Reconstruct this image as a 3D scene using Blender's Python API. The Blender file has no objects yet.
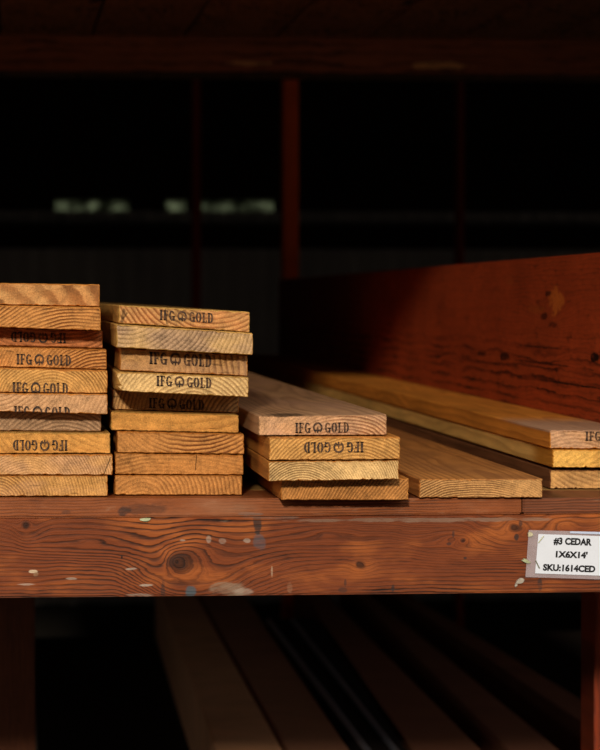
import bpy, bmesh, math, random
from mathutils import Vector, Matrix
random.seed(7)
S = bpy.context.scene
COL = S.collection

# ------------------------------------------------------------------ camera
F = 120.0 / 24.0 * 600.0
Q = 3.0 / 2.125
CAM = Vector((0.0, -3.0, 0.2))
TH = math.atan(78.0 / F)
PS = math.atan(295.0 * math.cos(TH) / F)
cd = bpy.data.cameras.new('camera'); cam = bpy.data.objects.new('camera', cd); COL.objects.link(cam)
cam.location = CAM; cam.rotation_euler = (math.pi / 2 - TH, 0, -PS)
cd.sensor_fit = 'HORIZONTAL'; cd.sensor_width = 24.0; cd.lens = 120.0
cd.dof.use_dof = True; cd.dof.focus_distance = 3.02; cd.dof.aperture_fstop = 10.0
cd.clip_end = 200
S.camera = cam
ROT = cam.rotation_euler.to_matrix()
def ray(px, py): return ROT @ Vector(((px - 300) / F, (375 - py) / F, -1.0))
def at(px, py, Y):
    d = ray(px, py); return CAM + d * ((Y - CAM.y) / d.y)
def at_z(px, py, z):
    d = ray(px, py); return CAM + d * ((z - CAM.z) / d.z)

# ------------------------------------------------------------------ materials
def lin(c):
    out = []
    for v in c:
        v /= 255.0
        out.append(v / 12.92 if v <= 0.04045 else ((v + 0.055) / 1.055) ** 2.4)
    return tuple(out) + (1.0,)

class X:
    """tiny expression builder over shader math nodes"""
    def __init__(s, nt, sock): s.nt, s.s = nt, sock
    def op(s, o, *a):
        n = s.nt.nodes.new('ShaderNodeMath'); n.operation = o
        for i, v in enumerate((s,) + a):
            if isinstance(v, X): s.nt.links.new(v.s, n.inputs[i])
            else: n.inputs[i].default_value = float(v)
        return X(s.nt, n.outputs[0])
    def const(s, v):
        n = s.nt.nodes.new('ShaderNodeValue'); n.outputs[0].default_value = v; return X(s.nt, n.outputs[0])
    def __add__(s, o): return s.op('ADD', o)
    __radd__ = __add__
    def __sub__(s, o): return s.op('SUBTRACT', o)
    def __rsub__(s, o): return s.const(o) - s
    def __mul__(s, o): return s.op('MULTIPLY', o)
    __rmul__ = __mul__
    def __truediv__(s, o): return s.op('DIVIDE', o)
    def pow(s, o): return s.op('POWER', o)
    def fract(s): return s.op('FRACT')
    def sqrt(s): return s.op('SQRT')
    def clamp(s):
        r = s.op('ADD', 0.0); r.s.node.use_clamp = True; return r
    def sstep(s, a, b):
        n = s.nt.nodes.new('ShaderNodeMapRange'); n.interpolation_type = 'SMOOTHSTEP'
        s.nt.links.new(s.s, n.inputs[0]); n.inputs[1].default_value = a; n.inputs[2].default_value = b
        return X(s.nt, n.outputs[0])
    def exp(s): return s.op('EXPONENT')

class Mat:
    def __init__(m, name):
        m.mat = bpy.data.materials.new(name); m.mat.use_nodes = True
        m.nt = m.mat.node_tree; m.bsdf = m.nt.nodes['Principled BSDF']
        m.bsdf.inputs['Specular IOR Level'].default_value = 0.15
        tc = m.nt.nodes.new('ShaderNodeTexCoord'); sp = m.nt.nodes.new('ShaderNodeSeparateXYZ')
        m.nt.links.new(tc.outputs['Object'], sp.inputs[0])
        m.x, m.y, m.z = (X(m.nt, sp.outputs[i]) for i in range(3))
    def noise(m, x, y, z, scale=1.0, detail=3.0, rough=0.55, seed=0.0):
        c = m.nt.nodes.new('ShaderNodeCombineXYZ')
        for i, v in enumerate((x, y, z)):
            if isinstance(v, X): m.nt.links.new(v.s, c.inputs[i])
            else: c.inputs[i].default_value = v
        n = m.nt.nodes.new('ShaderNodeTexNoise'); n.noise_dimensions = '4D'
        n.inputs['Scale'].default_value = scale; n.inputs['Detail'].default_value = detail
        n.inputs['Roughness'].default_value = rough; n.inputs['W'].default_value = seed
        m.nt.links.new(c.outputs[0], n.inputs['Vector'])
        return X(m.nt, n.outputs[0])
    def mix(m, a, b, f, mode='MIX'):
        n = m.nt.nodes.new('ShaderNodeMix'); n.data_type = 'RGBA'; n.blend_type = mode
        ins = [i for i in n.inputs if i.type == 'RGBA']
        if isinstance(f, X): m.nt.links.new(f.s, n.inputs[0])
        else: n.inputs[0].default_value = f
        for s_, v in zip(ins, (a, b)):
            if isinstance(v, tuple): s_.default_value = v
            else: m.nt.links.new(v, s_)
        return [o for o in n.outputs if o.type == 'RGBA'][0]
    def bright(m, c, f):
        h = m.nt.nodes.new('ShaderNodeHueSaturation')
        m.nt.links.new(c, h.inputs['Color']); m.nt.links.new(f.s, h.inputs['Value']); return h.outputs[0]
    def out(m, c, rough=0.7, h=None, bump=0.3, dist=0.001):
        if isinstance(c, tuple): m.bsdf.inputs['Base Color'].default_value = c
        else: m.nt.links.new(c, m.bsdf.inputs['Base Color'])
        if isinstance(rough, X): m.nt.links.new(rough.s, m.bsdf.inputs['Roughness'])
        else: m.bsdf.inputs['Roughness'].default_value = rough
        if h is not None:
            b = m.nt.nodes.new('ShaderNodeBump'); b.inputs['Strength'].default_value = bump; b.inputs['Distance'].default_value = dist
            m.nt.links.new(h.s, b.inputs['Height']); m.nt.links.new(b.outputs[0], m.bsdf.inputs['Normal'])
        return m.mat

def board_end(name, early, late, cx, cz, sp=0.003, contrast=0.7, wob=0.006, seed=0.0, tint=None, tint_amt=0.0, saw=0.0, blot=0.35, cracks=()):
    """sawn end grain: growth rings about a pith at (cx, cz)"""
    m = Mat(name); x, z = m.x, m.z
    w1 = m.noise(x, 0.0, z, 16, 2, 0.5, seed) - 0.5; w2 = m.noise(x, 0.0, z, 16, 2, 0.5, seed + 5) - 0.5
    dx = x - cx + w1 * wob * 2; dz = z - cz + w2 * wob * 2
    r = (dx * dx + dz * dz).sqrt()
    vary = m.noise(x, 0.0, z, 9, 2, 0.5, seed + 9)
    t = (r / sp + m.noise(x, 0.0, z, 60, 2, 0.6, seed + 2) * 0.7).fract()
    ring = t.sstep(0.25, 0.75) * (1.0 - t.sstep(0.86, 1.0)) * (vary.sstep(0.3, 0.62) * 1.0 + 0.2)
    speck = m.noise(x, 0.0, z, 700, 3, 0.65, seed + 3)
    late = tuple(v * .84 for v in late)
    c = m.mix(lin(early), lin(late), (ring * contrast * 1.15).clamp())
    big = m.noise(x * 0.6, 0.0, z * 1.2, 26, 3, 0.55, seed + 7)
    if tint: c = m.mix(c, lin(tint), (big.sstep(0.4, 0.62) * tint_amt).clamp())
    med = m.noise(x, 0.0, z, 110, 4, 0.7, seed + 8)
    f = 0.97 + (big - 0.5) * blot * 2.4 + (speck - 0.5) * 1.7 + (med - 0.5) * 1.7
    if saw:
        sm = m.noise(x * 1.0 + z * 1.3, 0.0, z * 0.15 - x * 0.12, 240, 2, 0.6, seed + 4)
        f = f + (sm - 0.5) * saw
    # small checks and dark pores
    crack = m.noise(dx * 0.25, 0.0, dz * 1.6, 150, 1, 0.4, seed + 6).sstep(0.68, 0.76)
    f = f * (1.0 - crack * 0.5)
    for (ax, az, bx_, bz, wd, dk_) in cracks:
        ex, ez = bx_ - ax, bz - az; L2 = ex * ex + ez * ez
        t_ = (((x - ax) * ex + (z - az) * ez) * (1.0 / L2)).clamp()
        qx = x - ax - t_ * ex + (med - 0.5) * 0.002; qz = z - az - t_ * ez
        f = f * (1.0 - (1.0 - (qx * qx + qz * qz).sqrt().sstep(wd * 0.5, wd * 1.4)) * dk_)
    c = m.bright(c, f)
    return m.out(c, 0.75, speck * 0.6 + ring * 0.5 + med * 0.6, 0.55, 0.0012)

def board_face(name, base, dark, seed=0.0, tint=None, tint_amt=0.0, cx=0.02, cz=-0.03, front=None, knots=()):
    """long faces: solid rings cut lengthwise, so straight and cathedral figure"""
    m = Mat(name); x, y, z = m.x, m.y, m.z
    w1 = m.noise(x, y * 0.22, z, 9, 2, 0.5, seed) - 0.5; w2 = m.noise(x, y * 0.22, z, 9, 2, 0.5, seed + 5) - 0.5
    dx = x - cx + w1 * 0.03; dz = z - cz + w2 * 0.03
    t = ((dx * dx + dz * dz).sqrt() / 0.006).fract()
    ring = t.sstep(0.3, 0.85) * (1.0 - t.sstep(0.88, 1.0))
    fib = m.noise(x, y * 0.03, z, 500, 3, 0.65, seed + 3)
    big = m.noise(x, y * 0.25, z, 14, 3, 0.55, seed + 7)
    c = m.mix(lin(base), lin(dark), (ring * 0.5 + (fib - 0.5) * 0.8).clamp())
    if tint: c = m.mix(c, lin(tint), (big.sstep(0.4, 0.65) * tint_amt).clamp())
    if front:   # weathering colour of the first part of the board
        c = m.mix(c, lin(front[0]), (1.0 - (y + (big - 0.5) * 0.1).sstep(front[1] * 0.6, front[1] * 1.5)) * front[2] * (z.sstep(0.0165, 0.0185) if len(front) > 3 else 1.0))
    f = 1.0 + (big - 0.5) * 1.1 + (fib - 0.5) * 0.6 + (m.noise(x, y * 0.12, z, 60, 3, 0.6, seed + 11) - 0.5) * 0.7
    for (kx, ky, kr) in knots:
        q = ((x - kx) * (x - kx) + (y - ky) * (y - ky) * 0.25).sqrt()
        f = f * (0.3 + 0.7 * q.sstep(kr * 0.5, kr * 1.3))
    return m.out(m.bright(c, f), 0.6, fib + ring * 0.4, 0.3, 0.001)

def grain_plank(name, early, late, u, v, knots, freq=260, seed=0.0, grey=None, spots=(), scuffs=(), long_scale=1.0, noiseamp=0.010, rough=0.5, contrast=0.8, ringband=None, ecc=None, hi=None):
    """long plank face in u (along) and v (across) with grain bending round knots.
    knots: (u, v, stretch_u, radius, ring_weight, core)"""
    m = Mat(name); ax = {'x': m.x, 'y': m.y, 'z': m.z}; U, V = ax[u], ax[v]
    n1 = m.noise(U * 0.35, V, 0.0, 18, 3, 0.5, seed) - 0.5
    n2 = m.noise(U, V, 0.0, 30, 2, 0.5, seed + 2) - 0.5
    g = V + n1 * noiseamp * 2 + n2 * 0.003
    cores = None
    for (ku, kv, st, R, wgt, core) in knots:
        du = (U - ku + n2 * 0.02) / st; dv = V - kv + n1 * 0.01
        d2 = du * du + dv * dv; d = (d2 + 1e-8).sqrt()
        if ecc and (ku, kv) == ecc[:2]:      # growth lines drawn out to one side of the knot
            d0 = d
            for _ in range(2):
                du2 = du - d * ecc[2]; d = (du2 * du2 + dv * dv + 1e-8).sqrt()
            d2 = d * d
        w = (d2 * (-1.0 / (R * R))).exp() * wgt
        g = g * (1.0 - w) + (d * 1.15 + kv) * w
        if core > 0:
            c_ = 1.0 - (d + n2 * 0.006).sstep(core * 0.45, core * 1.15)
            cores = c_ if cores is None else cores.op('MAXIMUM', c_)
    jit = (m.noise(U * 0.1, V, 0.0, 260, 2, 0.6, seed + 3) - 0.5)
    wav = m.noise(U * 0.12, V, 0.0, 40, 2, 0.5, seed + 15) - 0.5
    t = (g * freq + jit * 0.8 + wav * 1.6).fract()
    t2 = (g * freq * 2.7 + jit * 1.2 + wav * 3.0).fract()
    mott = m.noise(U * 0.25, V, 0.0, 55, 4, 0.65, seed + 17)
    vary = m.noise(U * 0.3, V, 0.0, 14, 3, 0.55, seed + 4)
    ring = t.sstep(0.35, 0.85) * (1.0 - t.sstep(0.88, 1.0)) * (vary.sstep(0.38, 0.62) * 0.85 + 0.12)
    if ringband: ring = ring * ((1.0 - V.sstep(ringband[0], ringband[1])) * 0.85 + 0.15)
    ring = ring + t2.sstep(0.4, 0.9) * (1.0 - t2.sstep(0.92, 1.0)) * (1.0 - vary.sstep(0.35, 0.7)) * 0.4
    ring = ring + mott.sstep(0.54, 0.72) * 0.5
    fib = m.noise(U * 0.05, V, 0.0, 900, 3, 0.7, seed + 5)
    c = m.mix(lin(early), lin(late), (ring * contrast + (fib - 0.5) * 0.45).clamp())
    big = m.noise(U * 0.5, V, 0.0, 12, 4, 0.6, seed + 6)
    fine = m.noise(U * 0.3, V, 0.0, 120, 4, 0.7, seed + 12)
    if hi: c = m.mix(c, lin(hi), (m.noise(U * 0.4, V, 0.0, 22, 3, 0.6, seed + 19).sstep(0.48, 0.66) * (1.0 - ring.clamp()) * 0.8).clamp())
    if grey: c = m.mix(c, lin(grey), ((big.sstep(0.5, 0.8) * 0.6 + fine.sstep(0.55, 0.8) * 0.5)).clamp())
    if cores is not None: c = m.mix(c, lin((late[0] * .75, late[1] * .85, late[2])), (cores * 0.8).clamp())
    f = 1.0 + (big - 0.5) * 1.0 + (fib - 0.5) * 0.5 + (fine - 0.5) * 0.8
    c = m.bright(c, f)
    for (su, sv, ru, rv, colr, amt) in spots:    # stains, scraped marks and painted lit spots with a shape of their own
        du = (U - su + n2 * ru * 2.2) / ru; dv = (V - sv + n1 * rv * 2.0 + (fine - 0.5) * rv * 2.4) / rv
        k = 1.0 - (du * du + dv * dv).sstep(0.45, 1.15)
        c = m.mix(c, lin(colr), (k * amt * (fine.sstep(0.3, 0.55) * 0.7 + 0.3)).clamp())
    return m.out(c, rough, fib * 0.5 - ring * 0.5 + fine * 0.5, 0.45, 0.0012)

def plain(name, c, rough=0.7, var=0.3, scale=20, metallic=0.0, seed=0.0):
    m = Mat(name); n = m.noise(m.x, m.y, m.z, scale, 4, 0.6, seed)
    m.bsdf.inputs['Metallic'].default_value = metallic
    return m.out(m.bright(m.mix(lin(c), lin(c), 0.0), 1.0 + (n - 0.5) * 2 * var), rough, n, 0.2, 0.002)

# ------------------------------------------------------------------ objects
def link(name, bm, mats, parent=None, loc=None, smooth=False):
    bmesh.ops.recalc_face_normals(bm, faces=bm.faces)
    me = bpy.data.meshes.new(name)
    if loc is not None: bmesh.ops.translate(bm, verts=bm.verts, vec=-Vector(loc))
    bm.to_mesh(me); bm.free()
    for mt in (mats if isinstance(mats, (list, tuple)) else [mats]): me.materials.append(mt)
    o = bpy.data.objects.new(name, me); COL.objects.link(o)
    if loc is not None: o.location = loc
    if smooth:
        for p in me.polygons: p.use_smooth = True
    if parent:
        o.parent = parent
        o.location = Vector(loc if loc is not None else (0, 0, 0)) - parent.location
    return o
def tag(o, label, cat, group=None):
    o['label'] = label; o['category'] = cat
    if group: o['group'] = group
    return o
def struct(o): o['kind'] = 'structure'; return o

def box_into(bm, a, b, mi=0):
    x0, y0, z0 = a; x1, y1, z1 = b
    v = [bm.verts.new(p) for p in ((x0,y0,z0),(x1,y0,z0),(x1,y1,z0),(x0,y1,z0),(x0,y0,z1),(x1,y0,z1),(x1,y1,z1),(x0,y1,z1))]
    for q in ((0,3,2,1),(4,5,6,7),(0,1,5,4),(1,2,6,5),(2,3,7,6),(3,0,4,7)):
        f = bm.faces.new([v[i] for i in q]); f.material_index = mi
def box_obj(name, a, b, mat, bev=0.003, parent=None, origin=None):
    bm = bmesh.new(); box_into(bm, a, b)
    if bev: bmesh.ops.bevel(bm, geom=bm.edges[:], offset=bev, segments=2, affect='EDGES')
    return link(name, bm, mat, parent, origin)

def board_mesh(cs, y0, length, rnd, rad=0.001, rough=0.0006, chip=None):
    """cs: four (x, z) corners bl, br, tr, tl.  Outline with eased, slightly ragged arrises, swept back."""
    bl, br, tr, tl = [Vector((c[0], c[1])) for c in cs]
    outline = []
    def edge(a, b, n):
        d = (b - a).normalized(); nrm = Vector((d.y, -d.x)); L = (b - a).length
        for i in range(n + 1):
            t = rad / L + (1 - 2 * rad / L) * i / n
            outline.append((a + (b - a) * t, nrm))
    edge(bl, br, 44); edge(br, tr, 8); edge(tr, tl, 44); edge(tl, bl, 8)
    # stations: (y, inset, jitter)
    st = [(0.0, 0.0007, 1.0), (0.0012, 0.0001, 0.8), (0.006, 0.0, 0.3), (0.05, 0.0, 0.0)]
    n = 14
    st += [(0.05 + (length - 0.05) * (k + 1) / n, 0.0, 0.0) for k in range(n)]
    jit = [rnd.gauss(0, 1) for _ in outline]
    bm = bmesh.new(); rings = []
    for (yy, inset, j) in st:
        ring = []
        for i, (p, nr) in enumerate(outline):
            q = p - nr * inset
            k = -abs(jit[i]) * rough * j
            dy = 0.0
            if chip and j > 0.25:
                cxx, czz, cr, cdp = chip
                dd = (Vector((cxx, czz)) - p).length
                if dd < cr: k -= cdp * (1 - dd / cr) * (1.0 if j > 0.5 else 0.6)
            q = q + nr * k
            ring.append(bm.verts.new((q.x, y0 + yy + (abs(jit[i]) * 0.0003 if yy == 0 else 0), q.y)))
        rings.append(ring)
    m_ = len(outline)
    f = bm.faces.new(rings[0]); f.material_index = 0
    f = bm.faces.new(list(reversed(rings[-1]))); f.material_index = 0
    for a, b in zip(rings[:-1], rings[1:]):
        for i in range(m_):
            f = bm.faces.new((a[i], a[(i + 1) % m_], b[(i + 1) % m_], b[i])); f.material_index = 1
    return bm

# ---- stamped lettering
def glyphs():
    P = []
    def rect(x0, y0, x1, y1): P.append([(x0, y0), (x1, y0), (x1, y1), (x0, y1)])
    def arc(cx, cy, rx, ry, tx, ty, a0, a1, n=14):
        for i in range(n):
            a = math.radians(a0 + (a1 - a0) * i / n); b = math.radians(a0 + (a1 - a0) * (i + 1) / n)
            P.append([(cx + rx * math.cos(a), cy + ry * math.sin(a)), (cx + rx * math.cos(b), cy + ry * math.sin(b)),
                      (cx + (rx - tx) * math.cos(b), cy + (ry - ty) * math.sin(b)), (cx + (rx - tx) * math.cos(a), cy + (ry - ty) * math.sin(a))])
    x = 0.0
    def I(x): rect(x + .04, .0, x + .22, 1); rect(x, 0, x + .26, .1); rect(x, .9, x + .26, 1); return .26
    def Fg(x):
        rect(x + .05, 0, x + .21, 1); rect(x, 0, x + .27, .1); rect(x, .90, x + .42, 1); rect(x + .36, .78, x + .42, .95)
        rect(x + .18, .47, x + .34, .57); rect(x + .31, .38, x + .36, .63); return .44
    def G(x):
        arc(x + .25, .5, .25, .5, .17, .11, 50, 180); arc(x + .25, .5, .25, .5, .17, .11, 186, 310)
        rect(x + .35, .0, x + .50, .48); rect(x + .24, .38, x + .56, .48); rect(x + .38, .72, x + .44, .92); return .52
    def O(x): arc(x + .26, .5, .26, .5, .17, .11, -82, 82, 12); arc(x + .26, .5, .26, .5, .17, .11, 98, 262, 12); return .52
    def L(x): rect(x + .05, 0, x + .21, 1); rect(x, .90, x + .24, 1); rect(x, 0, x + .40, .1); rect(x + .35, .03, x + .41, .25); return .42
    def D(x): rect(x + .04, 0, x + .20, 1); rect(x, 0, x + .2, .07); rect(x, .90, x + .2, 1); arc(x + .22, .5, .28, .5, .17, .11, -88, 88, 12); return .5
    def emb(x):
        arc(x + .42, .5, .43, .54, .15, .18, -62, 242, 26)
        P.append([(x + .30, .16), (x + .54, .16), (x + .42, .66)])
        rect(x + .36, -.02, x + .48, .2); rect(x + .18, .22, x + .34, .32); rect(x + .50, .22, x + .66, .32); return .84
    for g in (I, Fg, G): x += g(x) + .07
    x += .17; x += emb(x) + .22
    for g in (G, O, L, D): x += g(x) + .07
    return P, x - .07
GP, GW = glyphs()
def stamp(board, cx, cz, w, h, slope, yf, flip, ink, zclip=None):
    bm = bmesh.new()
    for poly in GP:
        pts = []
        for (a, b) in poly:
            a = (a - GW / 2) / GW * w; b = (b - 0.5) * h
            if flip: a, b = -a, -b
            pts.append((cx + a, cz + b + a * slope))
        lo = [bm.verts.new((p[0], yf - 0.00035, p[1])) for p in pts]
        hi = [bm.verts.new((p[0], yf + 0.0004, p[1])) for p in pts]
        bm.faces.new(lo); bm.faces.new(list(reversed(hi)))
        for i in range(len(lo)):
            j = (i + 1) % len(lo); bm.faces.new((lo[i], hi[i], hi[j], lo[j]))
    if zclip is not None:
        bmesh.ops.bisect_plane(bm, geom=bm.verts[:] + bm.edges[:] + bm.faces[:], plane_co=(cx, 0, zclip), plane_no=(-slope, 0, 1), clear_inner=True)
    o = link('grade_stamp', bm, ink, board, board.location)
    o['label'] = 'dark stencilled lettering and ring emblem' + (' upside down' if flip else '')
    return o

def ink_mat():
    m = Mat('stamp_ink'); n = m.noise(m.x, m.y, m.z, 900, 3, 0.7, 3); b = m.noise(m.x, m.y, m.z, 120, 2, 0.5, 6)
    c = m.mix(lin((44, 38, 36)), lin((120, 84, 56)), (n.sstep(0.44, 0.72) * 0.8 + b.sstep(0.42, 0.7) * 0.55).clamp())
    return m.out(c, 0.7)
INK = ink_mat()

LEN = 4.27
def deck_z(x): return -.0012 - .0065 * x
PAL = {  # early, late
 'gold':  ((214, 158, 88), (150, 88, 36)),
 'amber': ((206, 146, 74), (156, 94, 36)),
 'pink':  ((208, 158, 112), (160, 100, 58)),
 'grey':  ((182, 146, 112), (120, 86, 60)),
 'red':   ((190, 120, 72), (130, 72, 40)),
 'pale':  ((222, 182, 122), (172, 122, 72)),
 'orange':((198, 136, 74), (136, 76, 32)),
 'tan':   ((196, 148, 92), (140, 92, 50)),
}
bi = [0]
def board(label, group, ref, xl, xr, top, bot, Y, pal, face, stampd=None, cxz=(0.0, -0.05), sp=0.003, contrast=0.7, chip=None, zl=None, faceargs=None, **kw):
    """xl/xr: face edges (at own depth); top/bot: (left, right) rows read at depth ref"""
    Y *= Q; ref *= Q
    bi[0] += 1; i = bi[0]; rnd = random.Random(i * 13)
    L = at(xl, (top[0] + bot[0]) / 2, Y).x; R = at(xr, (top[1] + bot[1]) / 2, Y).x if xr < 620 else .6705
    xla, xra = xl, xr
    def zz(px, py): return at(px, py, ref).z
    g = 0.0002
    tl, tr, bl, br = zz(xla, top[0]) - g, zz(xra, top[1]) - g, zz(xla, bot[0]) + g, zz(xra, bot[1]) + g
    if zl is not None: bl, br = deck_z(L) + zl, deck_z(R) + zl
    cs = ((L, bl), (R, br), (R, tr), (L, tl))
    org = Vector(((L + R) / 2, Y, (bl + br) / 2))
    e, l = PAL[pal]
    if 'cracks' in kw:
        cl = []
        for (p0x, p0y, p1x, p1y, wd, dk_) in kw['cracks']:
            a, b = at(p0x, p0y, Y) - org, at(p1x, p1y, Y) - org; cl.append((a.x, a.z, b.x, b.z, wd, dk_))
        kw['cracks'] = cl
    em = board_end('end_grain', e, l, cxz[0], cxz[1], sp, contrast, seed=i * 3.7, **kw)
    fm = board_face('long_face', face[0], face[1], seed=i * 2.3, **(faceargs or {}))
    ch = None
    if chip: p = at(chip[0], chip[1], Y); ch = (p.x, p.z, chip[2], chip[3])
    bm = board_mesh(cs, Y, LEN - rnd.uniform(0, 0.03), rnd, chip=ch)
    o = link('cedar_board', bm, [em, fm], None, org)
    tag(o, label, 'board', group)
    if stampd:
        x0, x1, y0, y1, flip = stampd[:5]
        p = at((x0 + x1) / 2, (y0 + y1) / 2, Y); a = at(x0, y0, Y); b = at(x1, y1, Y)
        slope = (tr - tl + br - bl) / 2 / (R - L)
        h = abs(at(x0, y0, Y).z - at(x0, y1, Y).z); w = b.x - a.x
        # centre measured relative to the board as placed
        stamp(o, p.x, p.z, w, h, slope, Y, flip, INK, stampd[5] and (bl + br) / 2 + 0.0004)
    return o

GR = {1: 'cedar boards in the left stack', 2: 'cedar boards in the second stack', 3: 'cedar boards in the middle stack', 4: 'cedar boards at the right by the red plank'}
FO = ((196, 128, 58), (136, 76, 30)); FG = ((178, 134, 94), (116, 80, 52)); FY = ((196, 150, 78), (150, 104, 48)); FR = ((176, 108, 50), (96, 52, 22)); FB = ((120, 76, 46), (80, 46, 26))
# ---------- stack 1 (left)  rows read from the top
r1 = [(282, 284), (304.3, 307), (326.7, 331), (346, 349.6), (367, 370.2), (392.2, 393.6), (410.8, 414.6), (432, 433), (454, 454), (475, 475.2)]
A = [
 ('diagonally streaked golden board topmost on the left stack', 100, 'tan', FO, .035, None, dict(cxz=(-.11, -.10), sp=.02, contrast=1.3, saw=.2, tint=(170, 110, 60), tint_amt=.5)),
 ('rough brown-grained board second from top of the left stack', 101, 'orange', FO, .02, None, dict(cxz=(.05, -.10), sp=.0034, contrast=.9, saw=.35)),
 ('dark red-brown recessed board with upside-down stamp in the left stack', 103, 'red', FR, .056, (11, 66, 332.5, 342.5, True, 0), dict(cxz=(.02, .12), sp=.004, contrast=.5)),
 ('golden board with upright stamp right below the dark red-brown board', 107, 'orange', FO, .034, (16.5, 71, 354.5, 365, False, 0), dict(cxz=(.06, -.035), sp=.0032, contrast=.75)),
 ('bright board stamped low at its bottom edge, fifth in the left stack', 108, 'gold', FO, .018, (12.5, 68, 382.5, 394.5, False, 1), dict(cxz=(.01, -.02), sp=.0028, contrast=.6)),
 ('pinkish board whose stamp is cut off at mid letter in the left stack', 108, 'pink', FO, .014, (14, 70, 406.5, 418.5, False, 1), dict(cxz=(-.05, .06), sp=.004, contrast=.4, saw=.15)),
 ('grey unstamped recessed board in the left stack', 101.5, 'grey', FG, .040, None, dict(cxz=(.03, -.04), sp=.004, contrast=.45, saw=.5)),
 ('amber yellow board with upside-down stamp in the left stack', 110.5, 'amber', FY, .022, (13, 67.5, 440, 450.6, True, 0), dict(cxz=(.08, .1), sp=.006, contrast=.35)),
 ('plain tan board with cracked right corner, second from bottom of left stack', 113, 'pink', FO, .018, None, dict(cxz=(-.02, -.02), sp=.0026, contrast=.55, tint=(205, 150, 80), tint_amt=.5, cracks=[(104, 474, 110.5, 457.5, .0005, .8)])),
 ('plain tan board lying on the shelf, bottom of the left stack', 108, 'gold', FO, .02, None, dict(cxz=(-.04, -.004), sp=.003, contrast=.65, tint=(170, 128, 92), tint_amt=.6)),
]
for k, (lab, xr, pal, face, Y, st, kw) in enumerate(A):
    bot = r1[k + 1] if k < 9 else (496.5, 496)
    w = 136 if k != 0 else 133
    board(lab, GR[1], .02, xr - w, xr, r1[k], bot, Y, pal, face, st, zl=0.0006 if k == 9 else None, **kw)

# ---------- stack 2
r2 = [(304.8, 311.4), (323.2, 332.2), (346.9, 354.4), (370.2, 375.6), (390, 396), (411.4, 415), (430.8, 433.8), (453, 454.6), (475, 475.4)]
B = [
 ('thin tilted board with upright stamp, topmost of the second stack', 118.5, 250, 'tan', FY, .005, (159.8, 213.2, 311.5, 321.5, False, 0), dict(cxz=(.03, .07), sp=.0045, contrast=.8, tint=(190, 110, 60), tint_amt=.35, cracks=[(165.5, 309, 167, 324, .0005, .7), (124, 310, 122, 322, .0016, .6), (127, 313, 124, 318, .001, .6)])),
 ('greyish unstamped board with pale left end, second from top of second stack', 116, 253.2, 'grey', FY, -.012, None, dict(cxz=(-.06, .06), sp=.0042, contrast=.5, tint=(216, 172, 104), tint_amt=.55, saw=.4)),
 ('board with large faded upright stamp, third in the second stack', 120, 248, 'tan', FO, .01, (149.5, 211.5, 353.5, 365.5, False, 0), dict(cxz=(-.055, .004), sp=.006, contrast=.7, tint=(172, 132, 96), tint_amt=.6)),
 ('striped board with chipped lower left corner in the second stack', 116.5, 248.8, 'pale', FY, -.006, (156.5, 211.5, 376.8, 387, False, 0), dict(cxz=(.01, -.035), sp=.004, contrast=.7, chip=(118, 389, .012, .0055))),
 ('shaded brown stamped board under the chipped one in second stack', 112, 239, 'tan', FO, .06, (149, 204, 398.8, 409, False, 0), dict(cxz=(.08, -.02), sp=.004, contrast=.6, tint=(140, 104, 76), tint_amt=.5)),
 ('unstamped amber board with ragged face, sixth in the second stack', 110.8, 239, 'amber', FY, .035, None, dict(cxz=(0, .3), sp=.008, contrast=.3, blot=.5)),
 ('golden board with bold arched growth rings in the second stack', 117, 244.5, 'orange', FO, .03, None, dict(cxz=(.015, .085), sp=.0042, contrast=.95)),
 ('plain golden board with vertical crack, second from bottom of second stack', 115, 243.6, 'orange', FO, .032, None, dict(cxz=(-.01, -.25), sp=.004, contrast=.4, tint=(190, 124, 62), tint_amt=.5, cracks=[(196.5, 455, 195.5, 470, .0005, .75)])),
 ('plain golden board on the shelf, bottom of the second stack', 114.5, 242.5, 'orange', FO, .034, None, dict(cxz=(-.04, -.012), sp=.004, contrast=.5, blot=.5)),
]
for k, (lab, xl, xr, pal, face, Y, st, kw) in enumerate(B):
    bot = r2[k + 1] if k < 8 else (494, 494)
    board(lab, GR[2], .03, xl, xr, r2[k], bot, Y, pal, face, st, zl=0.0006 if k == 8 else None, **kw)

# ---------- stack 3 (middle)
board('grey-topped board with upright stamp, topmost of the middle stack', GR[3], -.04, 258.3, 387.2, (415.8, 414.2), (436.2, 435.6), -.038, 'pink', FG, (295.3, 349, 422.5, 432.8, False, 0),
      cxz=(.02, -.045), sp=.0034, contrast=.7, tint=(176, 138, 112), tint_amt=.6, faceargs=dict(tint=(146, 108, 84), tint_amt=.7, knots=((-.035, .02, .02),)))
board('yellowish board with upside-down stamp, second in the middle stack', GR[3], -.04, 268.8, 400.5, (436.4, 435.8), (460, 459), -.05, 'gold', FO, (304, 363.6, 442, 452.6, True, 0), cxz=(.02, -.055), sp=.0032, contrast=.45)
board('fine-ringed pale board without stamp in the middle stack', GR[3], -.04, 268.3, 399.3, (460.2, 459.2), (481.3, 479.3), -.046, 'pale', FO, None, cxz=(-.03, -.025), sp=.0023, contrast=.65, saw=.15)
board('shaded orange board overhanging the shelf edge under the middle stack', GR[3], -.04, 280.8, 409, (481.5, 479.5), (502, 500), -.02, 'orange', FO, None, zl=0.0006, cxz=(.15, -.08), sp=.003, contrast=.6, saw=.5)
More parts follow.
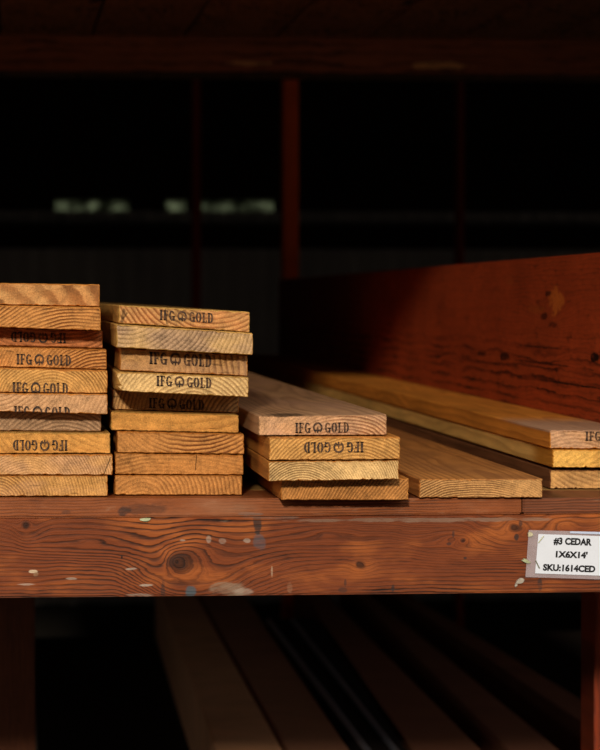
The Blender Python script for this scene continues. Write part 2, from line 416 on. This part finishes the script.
# ---------- single wide board and the right-hand boards
board('single board lying flat between the middle stack and right-hand boards', None, .02, 419, 543, (477.5, 477), (496, 495.5), .004, 'tan', ((204, 136, 70), (124, 74, 36)), None, zl=0.0006, cxz=(-.005, -.09), sp=.0024, contrast=.85, tint=(196, 140, 84), tint_amt=.3,
      faceargs=dict(tint=(124, 80, 46), tint_amt=.6))
board('top right-hand board with stamp and grey-brown upper face', GR[4], .105, 549.8, 682, (429.4, 430), (448.6, 448.6), .10, 'pink', ((216, 138, 52), (160, 90, 30)), (585.5, 640, 431.5, 441, False, 0), cxz=(-.02, -.05), sp=.004, contrast=.5, tint=(172, 136, 108), tint_amt=.5, saw=.3,
      faceargs=dict(front=((178, 146, 122), .26, .75, 1), knots=((-.066, .42, .014),)))
board('bright yellow end-grain board, middle of the right-hand boards', GR[4], .105, 552.4, 684, (448.8, 448.8), (467.4, 467.4), .098, 'amber', ((232, 184, 104), (190, 136, 68)), None, cxz=(.06, -.1), sp=.006, contrast=.6, saw=.25, tint=(236, 190, 96), tint_amt=.5,
      faceargs=dict(front=((190, 122, 34), .10, .9)))
board('bottom right-hand board with greyish end lying on the shelf', GR[4], .105, 549.8, 680, (469.6, 469.6), (488, 488), .105, 'tan', FB, None, zl=0.0006, cxz=(.02, .1), sp=.005, contrast=.4, tint=(206, 156, 92), tint_amt=.6)

# ------------------------------------------------------------------ shelf
X0, X1 = -0.45, 1.0
def pz(px, py, Y=0.0): p = at(px, py, Y); return p.x, p.z
K = []
for (px, py, st, R, wg, core) in ((177, 563, 1.3, .042, 1.0, .013), (26, 526, 1.1, .013, .9, .005), (361, 563, 1.2, .008, .9, .005),
                                  (517, 527, 1.6, .022, .9, .005), (452, 540, 2.0, .020, .7, .0), (465, 541, 1.2, .008, .8, .003), (90, 540, 3.2, .016, .5, 0), (330, 536, 4.0, .014, .6, 0), (565, 526, 2.5, .016, .7, 0)):
    a, b = pz(px, py); K.append((a, b, st, R, wg, core))
SP = []
def spot(px, py, rx, ry, c, amt):
    a, b = pz(px, py); SP.append((a, b, rx, ry, c, amt))
BL = (44, 36, 34); BLU = (74, 82, 90); GY = (168, 148, 132); WH = (205, 180, 150)
spot(257, 526, .005, .012, BL, .85); spot(259, 543, .008, .009, BLU, .55); spot(190, 590, .006, .006, (64, 84, 92), .8)
spot(230, 588, .022, .008, (140, 120, 100), .65); spot(245, 591, .014, .004, GY, .5)
spot(33, 571, .005, .002, WH, .9); spot(36, 574, .003, .003, (150, 120, 90), .8); spot(26, 584, .010, .0012, GY, .7); spot(72, 578.5, .007, .0014, GY, .75); spot(132, 569, .006, .0013, GY, .8); spot(146, 585, .007, .0014, GY, .85)
spot(140, 595, .014, .0016, GY, .6); spot(182, 540, .003, .001, GY, .6); spot(208, 540, .003, .004, GY, .55); spot(222, 542, .004, .003, GY, .45); spot(246, 541, .004, .0022, GY, .6)
spot(342, 590, .005, .003, BL, .8); spot(345, 582, .0015, .005, BL, .6); spot(393, 588, .002, .004, BL, .8); spot(517, 536, .003, .004, BL, .85); spot(521, 523, .002, .003, BL, .7)
spot(453, 534, .0014, .004, BL, .7); spot(448, 544, .003, .0018, BL, .7); spot(465, 558, .002, .0014, BL, .8); spot(540, 585, .0025, .008, BL, .85); spot(122, 557, .001, .002, (20, 12, 8), .9)
spot(163, 590, .0025, .009, BL, .6); spot(170, 563, .006, .006, (60, 34, 24), .6); spot(290, 588, .003, .006, (150, 110, 84), .4); spot(272, 570, .0012, .006, WH, .35)
spot(430, 520, .16, .0022, (138, 116, 98), .55); spot(270, 518, .03, .002, (120, 100, 88), .6)
KE = pz(177, 563)
beam_mat = grain_plank('beam_wood', (122, 58, 24), (24, 10, 6), 'x', 'z', K, ecc=(KE[0], KE[1], .42), hi=(172, 94, 40), freq=235, seed=4, grey=(84, 48, 28), spots=SP, noiseamp=.007, rough=.55, contrast=.85)
bt, bb = -0.0212, at(5, 598, 0).z
bm = bmesh.new(); box_into(bm, (X0, 0, bb), (X1, .038, bt)); bmesh.ops.bevel(bm, geom=bm.edges[:], offset=.002, segments=2, affect='EDGES')
tag(link('shelf_beam', bm, beam_mat), 'long reddish-brown knotty timber beam along the shelf front', 'beam')

def deck_mat(name, seed, early=(144, 78, 38), late=(66, 32, 16), sp=()):
    return grain_plank(name, early, late, 'x', 'z', [], freq=330, seed=seed, grey=(140, 112, 88), spots=sp, noiseamp=.005, contrast=.8)
Q_ = Q
def deckspots(l):
    o = []
    for (px, py, rx, ry, c, a) in l:
        q = pz(px, py, .01); o.append((q[0], q[1], rx, ry, c, a))
    return o
sps = deckspots([(125, 511, .010, .005, BL, .8), (148, 509, .02, .006, (60, 36, 26), .6), (250, 514, .01, .002, (120, 108, 100), .5), (67, 512, .005, .002, BL, .5)])
jx = at(523, 505, .01).x
def front_deck(xa, xb, ya, yb, mat, lab):
    bm = bmesh.new(); box_into(bm, (xa, 0, -.021), (xb, .14, 0))
    for v in bm.verts:
        t = (v.co.x - X0) / (X1 - X0)
        if v.co.z > -.01: v.co.z = deck_z(v.co.x)
        if v.co.y < .01: v.co.y = ya + (yb - ya) * t
    bmesh.ops.bevel(bm, geom=bm.edges[:], offset=.0015, segments=2, affect='EDGES')
    return tag(link('deck_board', bm, mat), lab, 'shelf board', 'shelf deck boards')
front_deck(X0, jx - .0006, .001, .022, deck_mat('deck_wood', 11, sp=sps), 'long front deck board edge under the four board stacks, on the beam')
front_deck(jx + .0006, X1, .001, .022, deck_mat('deck_wood', 17, (122, 68, 40), (62, 34, 20)), 'short front deck board edge above the price sign, on the beam')
dm = plain('deck_back_wood', (150, 112, 60), .8, .35, 30)
src = None
for k in range(30):
    y = .142 + k * .142
    if src is None:
        bm = bmesh.new(); box_into(bm, (X0, y, -.021), (X1, y + .139, 0))
        for v in bm.verts:
            if v.co.z > -.01: v.co.z = deck_z(v.co.x)
        bmesh.ops.bevel(bm, geom=bm.edges[:], offset=.001, segments=2, affect='EDGES')
        o = link('deck_board', bm, dm); src = o
        o['label'] = 'worn deck board behind the front one, seen between the stacks'
    else:
        o = src.copy(); COL.objects.link(o); o.location.y = .142 * k
        o['label'] = 'shelf deck board hidden deeper under the stacked cedar'
    o['category'] = 'shelf board'; o['group'] = 'shelf deck boards behind the front edge' if k else 'shelf deck boards'

# ------------------------------------------------------------------ right red plank
px_ = .672
PK = []
def pk(px, py, *a):
    d = ray(px, py); p = CAM + d * ((px_ - CAM.x) / d.x); return (p.y, p.z) + a
PKn = [pk(552, 306, 5.0, .020, .9, .0), pk(543, 352, 15.0, .010, 1.0, 0), pk(478, 353, 8.0, .007, .9, 0), pk(604, 354, 6.0, .008, .8, 0), pk(430, 350, 12.0, .009, .7, 0)]
PSp = [pk(556, 302, .045, .017, (205, 108, 40), .9), pk(536, 309, .05, .006, (165, 80, 30), .6), pk(548, 294, .025, .004, (40, 10, 5), .8), pk(544, 316, .03, .005, (44, 12, 6), .8), pk(553, 325, .03, .004, (50, 14, 6), .7), pk(511, 282, .03, .004, (160, 80, 34), .5),
       pk(505, 357, .05, .006, (26, 6, 3), 1), pk(482, 354, .04, .004, (26, 6, 3), .9), pk(595, 357, .03, .006, (26, 6, 3), 1), pk(541, 347, .18, .0016, (26, 6, 3), .8), pk(541, 363, .22, .0018, (26, 6, 3), .8), pk(570, 384, .22, .0014, (12, 4, 2), .95), pk(480, 362, .3, .0014, (26, 6, 3), .6), pk(440, 352, .2, .0016, (26, 6, 3), .6)]
red_mat = grain_plank('red_plank_wood', (172, 68, 30), (40, 9, 5), 'y', 'z', PKn, freq=70, seed=9, ringband=(.115, .16), spots=PSp, noiseamp=.004, rough=.6, contrast=.9)
ztop = at(600, 255, .27).z
ztop = CAM.z + .043
bm = bmesh.new(); box_into(bm, (px_, .07, deck_z(px_) + .0005), (px_ + .038, 4.38, ztop))
for v in bm.verts:
    if v.co.z > .1: v.co.z += .0085 * max(0.0, 1 - v.co.y / 3.0)
bm.verts.ensure_lookup_table(); bmesh.ops.bevel(bm, geom=bm.edges[:], offset=.002, segments=2, affect='EDGES')
tag(link('side_plank', bm, red_mat), 'wide dark red plank standing on edge beside the right-hand boards', 'plank')

# ------------------------------------------------------------------ posts
post_mat = grain_plank('post_wood', (130, 50, 22), (56, 18, 9), 'z', 'x', [], freq=160, seed=21, noiseamp=.01, contrast=.6)
def post(px0, px1, Y, z0, z1, mat, lab, dep=.089, w=None):
    a = at(px0, 400, Y).x; b = at(px1, 400, Y).x if w is None else a + w
    bm = bmesh.new(); box_into(bm, (a, Y, z0), (b, Y + dep, z1)); bmesh.ops.bevel(bm, geom=bm.edges[:], offset=.002, segments=2, affect='EDGES')
    return tag(link('support_post', bm, mat, None, ((a + b) / 2, Y, z0)), lab, 'post')
FZ = -1.05
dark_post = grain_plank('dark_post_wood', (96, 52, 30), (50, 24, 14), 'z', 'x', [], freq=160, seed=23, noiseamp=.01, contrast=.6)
post(595, 0, .7, FZ, -.0225, post_mat, 'orange-lit red post under the shelf at the right', w=.089)
pl = at(35, 650, 1.6)
bm = bmesh.new(); box_into(bm, (pl.x - .089, 1.6, FZ), (pl.x, 1.689, -.0225)); bmesh.ops.bevel(bm, geom=bm.edges[:], offset=.002, segments=2, affect='EDGES')
tag(link('support_post', bm, dark_post, None, (pl.x - .045, 1.6, FZ)), 'dim brown post under the shelf at the far left', 'post')
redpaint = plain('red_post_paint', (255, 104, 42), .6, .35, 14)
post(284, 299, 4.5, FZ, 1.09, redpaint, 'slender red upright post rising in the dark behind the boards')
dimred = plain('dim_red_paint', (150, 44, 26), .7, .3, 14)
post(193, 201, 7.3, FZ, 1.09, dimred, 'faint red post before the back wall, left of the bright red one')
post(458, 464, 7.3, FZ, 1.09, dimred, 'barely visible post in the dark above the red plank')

# ------------------------------------------------------------------ upper shelf
UZ = CAM.z + .53
ub = grain_plank('upper_beam_wood', (160, 88, 54), (26, 13, 9), 'x', 'z', [], freq=50, seed=31, noiseamp=.02, contrast=.7, spots=[(at(245, 63, 3.1).x, at(245, 63, 3.1).z, .05, .006, (240, 170, 110), .8), (at(440, 66, 3.1).x, at(440, 66, 3.1).z, .07, .008, (245, 175, 110), .8), (at(150, 60, 3.1).x, at(150, 60, 3.1).z, .1, .004, (150, 90, 60), .5)])  # pale spots paint the lit ridge low on the beam
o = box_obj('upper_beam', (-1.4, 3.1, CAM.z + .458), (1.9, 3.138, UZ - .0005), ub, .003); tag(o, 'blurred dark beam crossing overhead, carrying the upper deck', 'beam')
o = box_obj('upper_beam', (-1.4, 0.0, CAM.z + .474), (1.9, .038, UZ - .0005), ub, .003); tag(o, 'front beam of the upper shelf, just above the frame', 'beam')
um = [grain_plank('upper_deck_wood', (176, 122, 88), (26, 15, 10), 'y', 'x', [], freq=40, seed=40 + i, noiseamp=.09, contrast=1.1) for i in range(3)]
xs = at_z(95, 27, UZ).x
for k in range(-6, 9):
    bm = bmesh.new(); x = xs + k * .187
    box_into(bm, (x + .003, .002, UZ), (x + .184, 4.3, UZ + .02)); bmesh.ops.bevel(bm, geom=bm.edges[:], offset=.0015, segments=1, affect='EDGES')
    o = link('upper_deck_board', bm, um[k % 3], None, (x, 0, UZ))
    tag(o, 'dark overhead deck board seen from below, running away from view', 'shelf board', 'upper deck boards')

# ------------------------------------------------------------------ lower lumber
LZ = CAM.z - .70
lm = [plain('lower_wood', c, .75, .35, 9, seed=i) for i, c in enumerate(((225, 165, 122), (170, 118, 90), (136, 88, 66), (130, 84, 64)))]
def lower(l0, l1, r0, r1, mat, th, lab, dz=0.0, end=4.4, name='timber_plank', cat='plank', gr='timbers stored under the shelf'):
    z = LZ + dz
    def lineto(p, q, y):
        a, b = at_z(*p, z), at_z(*q, z); t = (y - a.y) / (b.y - a.y); return a.x + (b.x - a.x) * t
    ya, yb = .85, end
    bm = bmesh.new(); vs = []
    for zz_ in (z - th, z):
        for y in (ya, yb):
            vs.append([bm.verts.new((lineto(l0, l1, y), y, zz_)), bm.verts.new((lineto(r0, r1, y), y, zz_))])
    (a, b), (c, d), (e, f), (g, h) = vs
    for q in ((a, b, d, c), (e, g, h, f), (a, e, f, b), (c, d, h, g), (a, c, g, e), (b, f, h, d)): bm.faces.new(q)
    bmesh.ops.bevel(bm, geom=bm.edges[:], offset=.002, segments=2, affect='EDGES')
    o = link(name, bm, mat); return tag(o, lab, cat, gr)
lower((162, 600), (217, 750), (206, 612), (283, 750), lm[0], .14, 'palest brown timber under the shelf, leftmost of the receding ones')
lower((210, 612), (288, 750), (262, 620), (350, 750), lm[1], .14, 'brown timber under the shelf, right beside the palest one')
lower((268, 620), (356, 750), (316, 620), (407, 750), plain('near_black_wood', (34, 24, 20), .9, .3, 9), .14, 'almost black timber carrying the two steel rods under the shelf', end=3.5)  # extra timber under the rods, coloured near black for the dark stretch there
lower((322, 620), (412, 750), (345, 612), (482, 750), lm[2], .14, 'dim brown timber right of the two metal rods')
lower((372, 612), (508, 750), (392, 612), (560, 750), lm[3], .14, 'dim brown timber running towards the right-hand post under the shelf')
lower((452, 635), (600, 735), (468, 630), (640, 735), lm[3], .14, 'faint timber farthest right under the shelf')
steel = plain('galvanised_steel', (205, 205, 220), .3, .15, 30, metallic=.8)
def rod(p0, p1, lab):
    a, b = at_z(*p0, LZ + .0055), at_z(*p1, LZ + .0055); d = (b - a); s = a + d * ((3.4 - a.y) / d.y); e = a + d * ((.9 - a.y) / d.y)
    bm = bmesh.new(); r = .005
    n = 12; lo = []; hi = []
    for i in range(n):
        t = 2 * math.pi * i / n; off = Vector((r * math.cos(t), 0, r * math.sin(t)))
        lo.append(bm.verts.new(e + off)); hi.append(bm.verts.new(s + off))
    bm.faces.new(lo); bm.faces.new(hi)
    for i in range(n): bm.faces.new((lo[i], lo[(i + 1) % n], hi[(i + 1) % n], hi[i]))
    tag(link('steel_rod', bm, steel, None, None, False), lab, 'rod', 'steel rods under the shelf')
rod((300, 630), (395, 750), 'right one of two thin steel rods among the timbers under the shelf')
rod((300, 662), (367, 750), 'left one of two thin steel rods among the timbers under the shelf')
bm = bmesh.new(); box_into(bm, (.06, .82, LZ - .19), (1.9, 4.42, LZ - .1405)); tag(link('lower_deck', bm, plain('lower_deck_wood', (34, 22, 16), .8, .3, 10)), 'dark lower deck carrying the timbers under the shelf', 'shelf')
# bearers carry the lower deck
for y, lab in ((.9, 'front bearer block under the lower deck'), (4.0, 'rear bearer block under the lower deck')):
    o = box_obj('deck_bearer', (.08, y, FZ), (1.88, y + .1, LZ - .1905), lm[3], .003); tag(o, lab, 'beam')

# ------------------------------------------------------------------ price sign
YS = -.0015
def quad_sheet(name, pts, Y, th, mat, parent=None, orig=None):
    bm = bmesh.new(); ps = [at(a, b, Y) for a, b in pts]
    lo = [bm.verts.new((p.x, Y - th, p.z)) for p in ps]; hi = [bm.verts.new((p.x, Y, p.z)) for p in ps]
    bm.faces.new(lo); bm.faces.new(list(reversed(hi)))
    n = len(lo)
    for i in range(n): bm.faces.new((lo[i], hi[i], hi[(i + 1) % n], lo[(i + 1) % n]))
    return link(name, bm, mat, parent, orig)
sl = Mat('plastic_sleeve'); sl.bsdf.inputs['Transmission Weight'].default_value = 0.0; sl.bsdf.inputs['Alpha'].default_value = 0.42
sl.bsdf.inputs['Specular IOR Level'].default_value = .8
sl.out(sl.bright(sl.mix(lin((196, 180, 184)), lin((196, 180, 184)), 0.0), 1.0 + (sl.noise(sl.x, sl.y, sl.z, 60, 3, .6) - .5) * .5), .25, sl.noise(sl.x, sl.y, sl.z, 40, 1, .5, 3), .25, .002)
pm = plain('sign_paper', (216, 221, 232), .6, .05, 40)
tm = plain('sign_print', (22, 22, 26), .6, .05, 40)
sign = bpy.data.objects.new('price_sign', None); COL.objects.link(sign); sign.location = at(528, 578, YS)
sign.empty_display_size = .02
tag(sign, 'white printed price sign in a clear plastic sleeve stapled to the beam', 'sign')
so = quad_sheet('plastic_sleeve', [(525.3, 577), (622, 580), (624, 532.5), (528.7, 530)], YS, .0012, sl.mat, sign, sign.location)
so['label'] = 'clear greyish plastic sleeve'
quad_sheet('paper_card', [(535, 573.3), (611, 576), (613, 536.5), (538.4, 534)], YS - .0014, .0004, pm, sign, sign.location)
quad_sheet('sleeve_lip', [(570, 533.2), (624, 535), (624, 532.5), (570, 531.2)], YS - .0014, .0008, plain('lip_plastic', (190, 200, 225), .25, .1, 50), sign, sign.location)
ang = math.atan2(at(611, 576, YS).z - at(535, 573.3, YS).z, at(611, 576, YS).x - at(535, 573.3, YS).x)
def text_line(txt, x0, x1, ybase, ytop, lab):
    cu = bpy.data.curves.new('sign_text', 'FONT'); cu.body = txt; cu.size = 1.0; cu.offset = 0.05; cu.extrude = 0.0; cu.resolution_u = 3
    to = bpy.data.objects.new('tmp', cu); COL.objects.link(to)
    bpy.context.view_layer.update()
    me = bpy.data.meshes.new_from_object(to.evaluated_get(bpy.context.evaluated_depsgraph_get()))
    bpy.data.objects.remove(to)
    xsn = [v.co.x for v in me.vertices]; ysn = [v.co.y for v in me.vertices]
    mx, Mx, my, My = min(xsn), max(xsn), 0.0, max(ysn)
    Yt = YS - .0019
    A_, B_ = at(x0, ybase, Yt), at(x1, ybase, Yt); H = at(x0, ytop, Yt).z - A_.z; W = B_.x - A_.x
    for v in me.vertices:
        u = (v.co.x - mx) / (Mx - mx) * W; w = (v.co.y - my) / (My - my) * H
        v.co = Vector((A_.x + u + .06 * w, Yt - .0001, A_.z + w + math.tan(ang) * u)) - sign.location
    me.materials.append(tm)
    o = bpy.data.objects.new('sign_text', me); COL.objects.link(o); o.parent = sign; o['label'] = lab
text_line('#3 CEDAR', 553.4, 591.6, 543.9, 537.2, 'upper line of print')
text_line("1X6X14'", 555.6, 587.4, 557.0, 550.6, 'middle line of print')
text_line('SKU:1614CED', 542.8, 595.2, 570.2, 563.6, 'lower line of print')
def bar(name, p0, p1, r, mat, parent, Y):
    a, b = at(*p0, Y), at(*p1, Y); d = (b - a).normalized(); s = d.cross(Vector((0, 1, 0))).normalized()
    bm = bmesh.new(); lo = []; hi = []
    for i in range(8):
        t = 2 * math.pi * i / 8; off = s * (r * math.cos(t)) + Vector((0, 1, 0)) * (r * .6 * math.sin(t)); lo.append(bm.verts.new(a + off)); hi.append(bm.verts.new(b + off))
    bm.faces.new(lo); bm.faces.new(hi)
    for i in range(8): bm.faces.new((lo[i], lo[(i + 1) % 8], hi[(i + 1) % 8], hi[i]))
    return link(name, bm, mat, parent, parent.location if parent else None)
stm = plain('staple_wire', (128, 128, 108), .4, .1, 50, metallic=.5)
bar('staple', (543.8, 536), (538.4, 543), .0006, stm, sign, YS - .0021)
bar('staple', (535.6, 560.5), (539.6, 568.5), .0006, stm, sign, YS - .0021)
def scrap(px, py, w, h, ang, mat, lab, name='paper_scrap', cat='scrap', Y=-.0012, group=None):
    c = at(px, py, Y); bm = bmesh.new(); rnd = random.Random(px); n = 9; lo = []; hi = []
    for i in range(n):
        t = 2 * math.pi * i / n; k = rnd.uniform(.6, 1.1); u, v = w * k * math.cos(t) / 2, h * k * math.sin(t) / 2
        x, z = u * math.cos(ang) - v * math.sin(ang), u * math.sin(ang) + v * math.cos(ang)
        lift = rnd.uniform(0, .0016)
        lo.append(bm.verts.new((c.x + x, Y - .0006 - lift, c.z + z))); hi.append(bm.verts.new((c.x + x, -.0001, c.z + z)))
    bm.faces.new(lo); bm.faces.new(list(reversed(hi)))
    for i in range(n): bm.faces.new((lo[i], hi[i], hi[(i + 1) % n], lo[(i + 1) % n]))
    bmesh.ops.triangulate(bm, faces=bm.faces[:])
    return tag(link(name, bm, mat, None, c), lab, cat, group)
sc = plain('scrap_paper', (188, 180, 150), .6, .2, 300); sc2 = plain('scrap_plastic', (170, 176, 140), .45, .2, 300); sc3 = plain('scrap_grey', (170, 160, 146), .7, .3, 300)
G5 = 'torn scraps stapled to the beam'
scrap(526, 561, .010, .0045, -.3, sc2, 'torn greenish scrap stapled at the lower left of the sign', Y=-.0035, group=G5)
scrap(530, 534.5, .0055, .0055, .5, sc, 'small torn cream scrap at the top left corner of the sign', Y=-.0035, group=G5)
scrap(521, 581, .011, .0065, .5, sc3, 'crumpled pale scrap on the beam below the sign', group=G5)
scrap(516, 585, .005, .003, .9, sc3, 'tiny pale shred below the crumpled scrap near the sign', group=G5)
scrap(146, 519.5, .0125, .0042, 0, sc2, 'small pale green scrap at the beam top under the second stack', group=G5)

# ------------------------------------------------------------------ shed shell
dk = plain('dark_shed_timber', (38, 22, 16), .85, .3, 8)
XL, XR, YB, RZ = -3.0, 5.5, 9.2, 1.1
tin = plain('corrugated_sheet', (175, 165, 160), .5, .4, 3)
def wz(py): return at(150, py, YB).z
za, zb = wz(211), wz(199)
bm = bmesh.new()
n = int((XR - XL) / .02); prev = None
for i in range(n + 1):    # corrugated lower wall
    x = XL + (XR - XL) * i / n; y = YB + .03 + .022 * math.sin(x * 2 * math.pi / .155)
    q = [bm.verts.new((x, y, FZ)), bm.verts.new((x, y, za)), bm.verts.new((x, YB + .07, za)), bm.verts.new((x, YB + .07, FZ))]
    if prev:
        for a in range(4): bm.faces.new((prev[a], prev[(a + 1) % 4], q[(a + 1) % 4], q[a]))
    prev = q
struct(link('wall_back', bm, tin))
segs = [(55, 130), (165, 187), (202, 275)]
edges = [XL] + [at(p, 205, YB).x for s in segs for p in s] + [XR]
bm = bmesh.new()
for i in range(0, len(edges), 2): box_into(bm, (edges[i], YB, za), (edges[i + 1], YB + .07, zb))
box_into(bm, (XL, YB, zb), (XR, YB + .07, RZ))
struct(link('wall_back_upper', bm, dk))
gl = bpy.data.materials.new('dim_gap_panel'); gl.use_nodes = True; nt = gl.node_tree; nt.nodes.clear()  # translucent stand-in that dims the daylight of the open wall gaps
mo = nt.nodes.new('ShaderNodeOutputMaterial'); tr = nt.nodes.new('ShaderNodeBsdfTranslucent')
no = nt.nodes.new('ShaderNodeTexNoise'); no.inputs['Scale'].default_value = 22
cr = nt.nodes.new('ShaderNodeValToRGB'); cr.color_ramp.elements[0].position = .35; cr.color_ramp.elements[0].color = (.1, .11, .08, 1); cr.color_ramp.elements[1].position = .7; cr.color_ramp.elements[1].color = (.6, .66, .5, 1)
tco = nt.nodes.new('ShaderNodeTexCoord'); nt.links.new(tco.outputs['Object'], no.inputs['Vector'])
nt.links.new(no.outputs[0], cr.inputs[0]); nt.links.new(cr.outputs[0], tr.inputs[0]); nt.links.new(tr.outputs[0], mo.inputs[0])
for i in range(3):  # panels added across the open gaps in the back wall
    bm = bmesh.new(); box_into(bm, (edges[2 * i + 1], YB + .05, za), (edges[2 * i + 2], YB + .053, zb)); struct(link('gap_panel_%d' % (i + 1), bm, gl))
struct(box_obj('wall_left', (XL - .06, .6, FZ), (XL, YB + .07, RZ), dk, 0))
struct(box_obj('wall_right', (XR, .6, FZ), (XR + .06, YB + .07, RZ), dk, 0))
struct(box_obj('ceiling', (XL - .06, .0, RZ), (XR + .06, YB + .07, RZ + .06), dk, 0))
gm = plain('packed_gravel', (58, 52, 46), .95, .3, 25)
bm = bmesh.new(); box_into(bm, (-14, -14, FZ - .1), (14, 16, FZ)); struct(link('floor', bm, gm))
# girts on the back wall
for z, lab in ((at(150, 160, YB - .1).z, 'faint dark red rail high on the back wall'), (at(150, 236, YB - .1).z, 'dark horizontal rail low on the corrugated back wall')):
    o = box_obj('wall_rail', (XL, YB - .06, z - .05), (XR, YB - .0005, z + .05), dk, .003); tag(o, lab, 'rail')

# ------------------------------------------------------------------ light
w = bpy.data.worlds.new('world'); S.world = w; w.use_nodes = True
wn = w.node_tree; bg = wn.nodes['Background']
tcw = wn.nodes.new('ShaderNodeTexCoord'); spw = wn.nodes.new('ShaderNodeSeparateXYZ'); rw = wn.nodes.new('ShaderNodeValToRGB')
wn.links.new(tcw.outputs['Generated'], spw.inputs[0]); wn.links.new(spw.outputs[2], rw.inputs[0]); wn.links.new(rw.outputs[0], bg.inputs[0])
e_ = rw.color_ramp.elements     # dark band added low down to keep the interior dark, bright sky above it
e_[0].position = .14; e_[0].color = (.055, .055, .045, 1); e_[1].position = .32; e_[1].color = (.97, .94, .92, 1)
bg.inputs[1].default_value = .95
sd = bpy.data.lights.new('sun', 'SUN'); sd.energy = 2.6; sd.angle = math.radians(3); sd.color = (1.0, .88, .70)
so_ = bpy.data.objects.new('sun', sd); COL.objects.link(so_)
phi = math.radians(9); d = Vector((math.tan(phi), 1.0, -.258)).normalized()
so_.rotation_euler = d.to_track_quat('-Z', 'Y').to_euler(); so_.location = (-1, -6, 3)
S.view_settings.view_transform = 'Standard'; S.view_settings.look = 'None'; S.view_settings.exposure = 0.0; S.view_settings.gamma = 1.0; S.view_settings.use_curve_mapping = False
